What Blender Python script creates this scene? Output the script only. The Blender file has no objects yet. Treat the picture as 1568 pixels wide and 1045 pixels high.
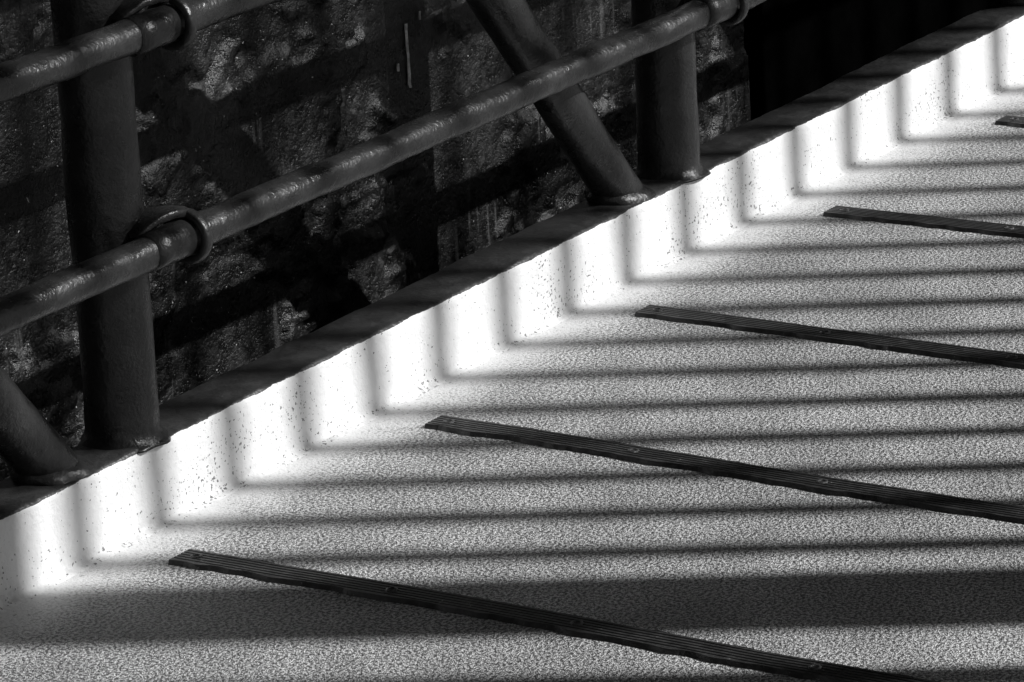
import bpy, math, random
from mathutils import Vector, Matrix, noise
random.seed(4)
S = bpy.context.scene
C = S.collection
K = 0.54
ELEV = math.radians(34)

# ---------------------------------------------------------------- helpers
def link(o, parent=None):
    C.objects.link(o)
    if parent: o.parent = parent
    return o
def mesh_obj(name, verts, faces, mat, parent=None, smooth=True):
    me = bpy.data.meshes.new(name)
    me.from_pydata(verts, [], faces); me.update()
    if smooth:
        me.polygons.foreach_set("use_smooth", [True]*len(me.polygons))
    me.materials.append(mat)
    return link(bpy.data.objects.new(name, me), parent)
def empty(name):
    return link(bpy.data.objects.new(name, None))
def tube(name, a, b, r, mat, parent, seg=40, wob=0.0006, step=0.02, seed=0, flare=0):
    a, b = Vector(a), Vector(b); d = b-a; L = d.length; n = max(2, int(L/step)); d.normalize()
    s = d.cross(Vector((0,1,0))) if abs(d.y) < .9 else d.cross(Vector((1,0,0)))
    s.normalize(); t = d.cross(s)
    V=[]; F=[]
    ts=[L*i/n for i in range(n+1)]
    if flare: ts=[0,.002,.004,.006,.009,.012,.016]+[x for x in ts if x>.018]
    n=len(ts)-1
    for q in ts:
        c = a + d*q
        for j in range(seg):
            an = 2*math.pi*j/seg
            o = s*math.cos(an)+t*math.sin(an)
            rr = r + wob*noise.noise((c+o*.05)*14+Vector((seed*7,0,0))) + wob*.6*noise.noise((c+o*r)*70)
            if flare and q<.017: rr += flare*(1-q/.016)**2*(1+.9*noise.noise((c+o*r)*60))
            V.append(c+o*rr)
    for i in range(n):
        for j in range(seg):
            F.append((i*seg+j, i*seg+(j+1)%seg, (i+1)*seg+(j+1)%seg, (i+1)*seg+j))
    F.append(tuple(range(seg))[::-1]); F.append(tuple(n*seg+j for j in range(seg)))
    return mesh_obj(name, V, F, mat, parent)
def sweep(name, pts, w, t, mat, parent, side=None, closed=False, ws=None):
    P=[Vector(p) for p in pts]; n=len(P); V=[];F=[]; seg=16
    for i,p in enumerate(P):
        q0=P[(i-1)%n] if closed or i>0 else P[i]; q1=P[(i+1)%n] if closed or i<n-1 else P[i]
        d=(q1-q0).normalized(); s=Vector(side); s=(s-d*s.dot(d)).normalized(); u=d.cross(s)
        W=ws[i] if ws else w
        for j in range(seg):
            an=2*math.pi*j/seg
            cx=math.copysign(abs(math.cos(an))**.6,math.cos(an)); sy=math.copysign(abs(math.sin(an))**.6,math.sin(an))
            V.append(p+s*cx*W/2+u*sy*t/2)
    m=n if closed else n-1
    for i in range(m):
        for j in range(seg):
            k=(i+1)%n
            F.append((i*seg+j,i*seg+(j+1)%seg,k*seg+(j+1)%seg,k*seg+j))
    if not closed:
        F.append(tuple(range(seg))[::-1]); F.append(tuple((n-1)*seg+j for j in range(seg)))
    return mesh_obj(name,V,F,mat,parent)
def box(name, lo, hi, mat, parent=None, bev=0):
    x0,y0,z0=lo; x1,y1,z1=hi
    V=[(x0,y0,z0),(x1,y0,z0),(x1,y1,z0),(x0,y1,z0),(x0,y0,z1),(x1,y0,z1),(x1,y1,z1),(x0,y1,z1)]
    F=[(0,3,2,1),(4,5,6,7),(0,1,5,4),(1,2,6,5),(2,3,7,6),(3,0,4,7)]
    o=mesh_obj(name,V,F,mat,parent,False)
    if bev:
        m=o.modifiers.new("b","BEVEL"); m.width=bev; m.segments=3
    return o

class N:
    def __init__(s, name):
        s.m=bpy.data.materials.new(name); s.m.use_nodes=True; s.t=s.m.node_tree
        s.b=s.t.nodes["Principled BSDF"]; s.co=s.t.nodes.new("ShaderNodeTexCoord").outputs["Object"]
    def n(s,k,ins={},**kw):
        x=s.t.nodes.new(k)
        for a,v in kw.items(): setattr(x,a,v)
        for a,v in ins.items():
            if isinstance(v,bpy.types.NodeSocket): s.t.links.new(v,x.inputs[a])
            else: x.inputs[a].default_value=v
        return x
    def noise(s,scale,detail=4,rough=.55,co=None):
        return s.n("ShaderNodeTexNoise",{"Vector":co or s.co,"Scale":scale,"Detail":detail,"Roughness":rough}).outputs["Fac"]
    def math(s,op,a,b=0.,c=0.,clamp=False):
        return s.n("ShaderNodeMath",{0:a,1:b,2:c},operation=op,use_clamp=clamp).outputs[0]
    def map(s,v,a,b,c,d,smooth=True):
        return s.n("ShaderNodeMapRange",{"Value":v,"From Min":a,"From Max":b,"To Min":c,"To Max":d},interpolation_type='SMOOTHSTEP' if smooth else 'LINEAR').outputs["Result"]
    def mix(s,f,a,b):
        x=s.n("ShaderNodeMix",data_type='FLOAT')
        for i,v in ((0,f),(2,a),(3,b)):
            if isinstance(v,bpy.types.NodeSocket): s.t.links.new(v,x.inputs[i])
            else: x.inputs[i].default_value=v
        return x.outputs[0]
    def set(s,k,v):
        if isinstance(v,bpy.types.NodeSocket): s.t.links.new(v,s.b.inputs[k])
        else: s.b.inputs[k].default_value=v
    def bump(s,h,dist,strength=1,prev=None):
        ins={"Height":h,"Distance":dist,"Strength":strength}
        if prev: ins["Normal"]=prev
        return s.n("ShaderNodeBump",ins).outputs[0]

# ---------------------------------------------------------------- materials
def floor_mat():
    m=N("grit_floor")
    xyz=m.n("ShaderNodeSeparateXYZ",{0:m.co}).outputs
    grit=m.noise(290,2,.72); blot=m.noise(9,4,.6); big=m.noise(2.2,3,.55)
    grain=m.noise(640,1,.5)
    a=m.map(grit,.40,.60,.11,.68)
    a=m.math('MULTIPLY',a,m.map(grain,.3,.7,.75,1.25))
    a=m.math('MULTIPLY',a,m.map(blot,.3,.7,.84,1.12))
    a=m.math('MULTIPLY',a,m.map(big,.3,.7,.86,1.10))
    stain=m.map(m.noise(3.5,6,.7),.60,.72,0,.3)
    a=m.mix(stain,a,.18)
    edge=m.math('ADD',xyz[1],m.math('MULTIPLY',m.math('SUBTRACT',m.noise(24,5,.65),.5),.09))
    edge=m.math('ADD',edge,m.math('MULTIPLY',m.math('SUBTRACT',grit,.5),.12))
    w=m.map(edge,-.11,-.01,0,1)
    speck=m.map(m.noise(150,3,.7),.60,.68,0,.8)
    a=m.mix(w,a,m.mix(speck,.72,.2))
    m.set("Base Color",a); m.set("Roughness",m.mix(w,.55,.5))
    h=m.math('ADD',grit,m.math('MULTIPLY',grain,.3))
    bn=m.n("ShaderNodeBump",{"Height":h,"Distance":.0042,"Strength":m.mix(w,1.,.3)}).outputs[0]
    m.set("Normal",m.bump(blot,.01,.4,bn))
    return m.m
def kerb_mat():
    m=N("kerb_paint")
    xyz=m.n("ShaderNodeSeparateXYZ",{0:m.co}).outputs
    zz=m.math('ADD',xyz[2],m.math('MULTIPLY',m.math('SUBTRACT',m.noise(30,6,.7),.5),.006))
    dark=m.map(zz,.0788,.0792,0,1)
    patch=m.noise(11,4,.6)
    fleck=m.noise(250,2,.6)
    thr=m.mix(m.map(xyz[2],.0,.07,0,1),.63,.67)
    thr=m.math('SUBTRACT',thr,m.map(patch,.4,.66,-.03,.05))
    chip=m.map(m.math('SUBTRACT',fleck,thr),0,.02,0,1)
    white=m.mix(chip,m.map(patch,.3,.8,.80,.70),.14)
    dirt=m.math('MULTIPLY',m.map(xyz[2],.0,.02,1,0),m.map(m.noise(60,5,.75),.45,.7,0,.5))
    white=m.mix(dirt,white,.3)
    blk=m.map(m.noise(40,5,.65),.3,.8,.014,.04)
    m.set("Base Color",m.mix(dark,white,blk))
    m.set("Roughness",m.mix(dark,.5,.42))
    b=m.bump(m.noise(80,4,.65),.0024,.8)
    b=m.bump(m.noise(12,3,.6),.008,.3,b)
    m.set("Normal",b)
    return m.m
def steel_mat():
    m=N("railing_paint")
    a=m.map(m.noise(25,5,.65),.3,.75,.010,.026)
    chip=m.map(m.noise(120,5,.75),.69,.73,0,1)
    m.set("Base Color",m.mix(chip,a,.14))
    m.set("Roughness",m.map(m.noise(45,4),.3,.7,.24,.42))
    b=m.bump(m.noise(250,3,.6),.0009,.9)
    b=m.bump(m.noise(34,3,.5),.004,.55,b)
    m.set("Normal",b); return m.m
def wall_mat():
    m=N("wall_paint")
    n1=m.noise(6,6,.65); n2=m.noise(60,5,.7); n3=m.noise(240,3,.7)
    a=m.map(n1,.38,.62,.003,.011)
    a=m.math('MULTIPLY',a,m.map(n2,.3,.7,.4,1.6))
    st=m.n("ShaderNodeMapping",{"Vector":m.co,"Scale":(70,70,5)}).outputs[0]
    stn=m.noise(1,4,.6,st)
    streak=m.map(stn,.56,.68,0,.8)
    a=m.mix(m.math('MULTIPLY',streak,m.map(m.noise(5,3),.48,.58,0,1)),a,.07)
    fl=m.map(m.noise(190,2,.6),.73,.75,0,1)
    a=m.mix(fl,a,.5)
    m.set("Base Color",a)
    m.set("Specular IOR Level",m.map(n1,.35,.6,.2,.5))
    m.set("Roughness",m.map(n2,.35,.7,.25,.5))
    b=m.bump(n3,.0012,.9); b=m.bump(n2,.004,.6,b); b=m.bump(stn,.005,.5,b)
    m.set("Normal",b); return m.m
def rubber_mat():
    m=N("strip_rubber")
    a=m.map(m.noise(70,5,.7),.35,.75,.018,.052)
    dust=m.map(m.noise(140,5,.8),.63,.70,0,1)
    m.set("Base Color",m.mix(dust,a,.24)); m.set("Roughness",.45)
    m.set("Normal",m.bump(m.noise(300,2),.0006,.6)); return m.m
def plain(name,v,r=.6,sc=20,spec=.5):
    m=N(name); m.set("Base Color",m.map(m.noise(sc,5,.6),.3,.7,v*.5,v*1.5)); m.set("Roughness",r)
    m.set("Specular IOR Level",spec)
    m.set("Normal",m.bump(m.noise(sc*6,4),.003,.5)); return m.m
MF,MK,MS,MW,MR=floor_mat(),kerb_mat(),steel_mat(),wall_mat(),rubber_mat()
MG=plain("asphalt",.05,.85,12); MB=plain("shade_black",.0010,.9,9,.0); MSC=plain("screw_steel",.05,.4,90)  # MB: near-black colour standing in for shade in the recess
MP=plain("drip_white",.6,.4,90); MFN=plain("fence_paint",.06,.5,30); MC=plain("blocker_dark",.05,.8,3)  # MC: underside of the added skylight blocker

# ---------------------------------------------------------------- ground and deck
R=400
mesh_obj("ground",[(-R,-R,-.6),(R,-R,-.6),(R,R,-.6),(-R,R,-.6)],[(0,1,2,3)],MG,smooth=False)
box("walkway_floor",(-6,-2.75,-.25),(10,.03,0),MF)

# kerb
prof=[(-.014,-.002),(-.010,.0004),(-.006,.0009),(-.003,.0022),(-.001,.0048),(-.0002,.009),(0,.016),(0,.028),(0,.042),(0,.06),(0,.074),(.0006,.079),(.004,.082),(.03,.0825),(.062,.082),(.066,.0795),(.067,.075),(.067,.0),(.067,-.3)]
V=[];F=[]; st=.005; nx=int(9/st)
for i in range(nx+1):
    x=-3+st*i
    for (y,z) in prof:
        p=Vector((x,y,z)); q=.0012*noise.noise(p*18)+.0006*noise.noise(p*60)
        e=.0022*noise.noise(Vector((x*13,5,0)))+.0010*noise.noise(Vector((x*60,9,0))) if .073<z<.083 and y<.005 else 0
        if z<.003: q=abs(q)*.6
        V.append((x,y+q-e*.6,z+(q if y<.064 else q*.4)+e))
m_=len(prof)
for i in range(nx):
    for j in range(m_-1):
        F.append((i*m_+j,i*m_+j+1,(i+1)*m_+j+1,(i+1)*m_+j))
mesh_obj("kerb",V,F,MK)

# ---------------------------------------------------------------- anti slip strips
def strip(x, idx):
    root=empty("anti_slip_strip"); root.location=(x,0,0)
    W=.032; ribs=6; hv=.0042
    pr=[(-W/2-.002,-.001),(-W/2,hv*.75)]
    for r in range(ribs):
        c=-W/2+W*(r+.5)/ribs; h=W/ribs/2
        pr+=[(c-h*.8,hv),(c+h*.4,hv),(c+h*.55,hv-.0018),(c+h*.9,hv-.0018)]
    pr+=[(W/2,hv*.75),(W/2+.002,-.001)]
    y0=-.073; L=2.1; n=420; V=[];F=[]
    for i in range(n+1):
        y=y0-L*i/n
        off=.008*noise.noise(Vector((y*2.2,idx*9.1,0)))+.0012*noise.noise(Vector((y*14,idx*3,2)))
        wear=.5+.5*noise.noise(Vector((y*6,idx*4,7)))
        for (a,z) in pr:
            jag=0
            if abs(a)>W/2-.001: jag=.0034*noise.noise(Vector((y*50,idx*5,a*100)))
            V.append((a+off+jag,y,z*(.9+.15*wear)+.0004))
    k=len(pr)
    for i in range(n):
        for j in range(k-1): F.append((i*k+j,i*k+j+1,(i+1)*k+j+1,(i+1)*k+j))
    F.append(tuple(range(k)))
    mesh_obj("rubber_tread",V,[f[::-1] for f in F],MR,root,False)
    y=y0-.018
    while y>-2.1:
        off=.008*noise.noise(Vector((y*2.2,idx*9.1,0)))
        V=[];F=[];sg=20
        for (r,z) in ((.0062,.0036),(.0056,.0050),(.0034,.0057),(.0028,.0043)):
            for s in range(sg): V.append((off+r*math.cos(2*math.pi*s/sg),y+r*math.sin(2*math.pi*s/sg),z))
        for t in range(3):
            for s in range(sg): F.append((t*sg+s,t*sg+(s+1)%sg,(t+1)*sg+(s+1)%sg,(t+1)*sg+s))
        F.append(tuple(3*sg+s for s in range(sg)))
        mesh_obj("screw",V,F,MSC,root)
        y-=.19+.05*random.random()
for i,x in enumerate([-1.26,-.84,-.42,0,.42,.835,1.264,1.707,2.15,2.59,3.03]): strip(x,i)

# ---------------------------------------------------------------- railing
rail=empty("pipe_railing")
PR=.035; ZT=.082; YP=.036; YR=-.0165
posts=[-2.0,-.95,.068,1.087,2.11,3.13]
for i,x in enumerate(posts):
    tube("post",(x,YP,ZT-.003),(x,YP,1.02),PR,MS,rail,seed=i,wob=.0014,flare=.008)
    bx=x-.108
    d=Vector((-.215,0,.252)).normalized()
    b0=Vector((bx,YP,ZT)); tp=b0+d*(.9/d.z*.95)
    tube("brace",b0-d*.02,tp,.0265,MS,rail,seed=i+20,wob=.0012)
    V=[];F=[];sg=48
    for (e,z) in ((.009,-.002),(.007,.003),(.003,.007),(-.002,.011)):
        for j in range(sg):
            a=2*math.pi*j/sg; ww=1+.5*noise.noise(Vector((math.cos(a)*2,math.sin(a)*2,i)))
            V.append((bx-z*.85+(.0349+e*ww)*math.cos(a),YP+(.0265+e*ww)*math.sin(a),ZT+z))
    for t in range(3):
        for s in range(sg): F.append((t*sg+s,t*sg+(s+1)%sg,(t+1)*sg+(s+1)%sg,(t+1)*sg+s))
    mesh_obj("weld_bead",V,F,MS,rail)
zr=[.270,.474,.68,.90]
for i,z in enumerate(zr):
    tube("rail_bar",(-3,YR,z),(5,YR,z),.0166,MS,rail,seed=i+40,step=.012,wob=.0016)
    for x in posts:
        cx=x+.052
        pts=[(cx,YR+.0225*math.cos(a),z+.0225*math.sin(a)) for a in [2*math.pi*j/36 for j in range(36)]]
        sweep("clamp_ring",pts,.0115,.0085,MS,rail,side=(1,0,0),closed=True)
        tube("sleeve",(x-.012,YR,z),(cx-.001,YR,z),.0180,MS,rail,seed=int(x*9)+i)
        sweep("clamp_arm",[(x-.010,YP-.031,z+.014),(x+.004,YP-.034,z+.0220),(x+.020,YR+.012,z+.0270),(x+.036,YR+.005,z+.0270),(cx,YR+.002,z+.0235)],.02,.010,MS,rail,side=(0,1,.1),ws=[.030,.032,.028,.021,.014])

# ---------------------------------------------------------------- wall
YW=.29
def sm(a,b,v):
    t=min(1,max(0,(v-a)/(b-a))); return t*t*(3-2*t)
def wh(x,z):
    p=Vector((x,0,z))
    zz=z+.008*noise.noise(p*7)+.005*noise.noise(p*30)
    row=math.floor((zz+.06)/.145); fz=((zz+.06)/.145)-row
    xx=x+.37*(row%2)+.010*noise.noise(p*6+Vector((0,5,0)))+.005*noise.noise(p*33)
    col=math.floor(xx/.31); fx=xx/.31-col
    dj=min(min(fz,1-fz)*.145,min(fx,1-fx)*.31)
    h=-.0025*(1-sm(.0,.005,dj))*sm(-.1,.2,noise.noise(p*3.7))
    h+=.003*noise.noise(Vector((row*3.3,col*7.7,1)))
    l1=noise.fractal(p*3.0+Vector((3.3,0,1.7)),.7,2.1,7)
    h+=.007*sm(.0,.012,l1)+.006*sm(.30,.312,l1)
    h+=.0012*noise.fractal(p*11,.8,2.2,5)
    h+=.0006*noise.noise(p*130)
    return h
st=.005; X0,X1,Z0,Z1=-1.0,1.70,-.56,.9
nx=int((X1-X0)/st); nz=int((Z1-Z0)/st); V=[];F=[]
for i in range(nx+1):
    x=X0+st*i
    for j in range(nz+1):
        z=Z0+st*j; V.append((x,YW-wh(x,z),z))
for i in range(nx):
    for j in range(nz):
        a=i*(nz+1)+j; F.append((a,a+nz+1,a+nz+2,a+1))
wall=empty("painted_stone_wall")
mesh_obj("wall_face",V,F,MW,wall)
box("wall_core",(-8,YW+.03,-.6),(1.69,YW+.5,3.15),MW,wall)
box("wall_side",(-8,YW-.003,-.6),(-.995,YW+.029,.895),MW,wall)
box("wall_upper",(-8,YW-.004,.896),(9,YW+.5,3.15),MW,wall)
box("recess_back",(1.69,YW+.55,-.6),(9,YW+.7,3.15),MB,wall)  # recess darkness is painted in by the near-black material
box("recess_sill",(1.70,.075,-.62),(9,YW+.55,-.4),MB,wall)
def drip(x,z0,z1,w):
    V=[];F=[];n=40
    for i in range(n+1):
        t=i/n; z=z0+(z1-z0)*t
        ww=w*(.45+.25*t+.35*noise.noise(Vector((x*50,z*45,0)))) 
        if i>=n-1: ww*=.6
        xo=x+.001*noise.noise(Vector((z*20,x*9,0)))
        for s in (-1,-.5,0,.5,1):
            V.append((xo+s*ww/2,YW-wh(x,z)-.004+.002*abs(s),z))
    for i in range(n):
        for s in range(4): F.append((i*5+s,i*5+s+1,(i+1)*5+s+1,(i+1)*5+s))
    mesh_obj("paint_drip",V,F,MP,wall)
drip(.947,.264,.190,.010); drip(.925,.223,.214,.006); drip(.975,.272,.262,.006)

# ---------------------------------------------------------------- added overhead slab, unseen, blocks skylight to deepen shadows
blocker=empty("sky_blocker")
box("blocker_slab",(-9,-2.45,3.16),(12,YW+.5,3.28),MC,blocker)
for i in range(10):
    box("blocker_beam",(-8+2*i,-2.40,3.02),(-7.88+2*i,YW-.01,3.155),MC,blocker,.004)

# ---------------------------------------------------------------- tall picket fence (behind the viewpoint)
fence=empty("picket_fence")
YF=-2.50; D=-YF; H=3.05
def xb(i): return -.053+.1185*i+.00053*i*i
for i in range(-14,32):
    if i in (-1,-2): continue
    X=xb(i) if i>=0 else -.053+.122*i
    X+=K*D
    tube("picket",(X,YF,.08),(X,YF,H),.024 if i==-3 else .0175,MFN,fence,seg=16,wob=0,step=.5)
X=-.208+K*D
box("fence_post",(X-.070,YF-.028,0.0),(X+.070,YF+.028,H+.1),MFN,fence,.004)
box("fence_rail",(-3,YF-.02,.06),(7,YF+.02,.10),MFN,fence,.003)
box("fence_rail",(-3,YF-.02,H-.02),(7,YF+.02,H+.03),MFN,fence,.003)

# ---------------------------------------------------------------- light
w=bpy.data.worlds.new("World"); S.world=w; w.use_nodes=True
nt=w.node_tree; bg=nt.nodes["Background"]
sky=nt.nodes.new("ShaderNodeTexSky"); sky.sky_type='NISHITA'; sky.sun_disc=False
sky.sun_elevation=ELEV; sky.sun_rotation=math.atan2(K,-1)
bw=nt.nodes.new("ShaderNodeRGBToBW")
nt.links.new(sky.outputs[0],bw.inputs[0]); nt.links.new(bw.outputs[0],bg.inputs[0]); bg.inputs[1].default_value=.05
sl=bpy.data.lights.new("sun","SUN"); sl.energy=4.9; sl.angle=math.radians(.7); sl.color=(1,1,1)
so=link(bpy.data.objects.new("sun",sl))
dirv=Vector((-K,1,-math.tan(ELEV)*math.sqrt(1+K*K)))
so.rotation_euler=dirv.to_track_quat('-Z','Y').to_euler(); so.location=(2,-4,5)

# ---------------------------------------------------------------- camera
cd=bpy.data.cameras.new("camera"); cam=link(bpy.data.objects.new("camera",cd))
cd.sensor_width=36; cd.lens=152.7; cd.clip_start=.05; cd.clip_end=1500
back=Vector((-.8,-.5212,.2952)).normalized()
up=Vector((.2793,.1194,.9543)); up=(up-back*up.dot(back)).normalized()
right=up.cross(back)
M=Matrix((right,up,back)).transposed().to_4x4(); M.translation=Vector((-2.98,-2.39,1.355))
cam.matrix_world=M
S.camera=cam
S.view_settings.view_transform='Standard'; S.view_settings.look='None'; S.view_settings.exposure=0
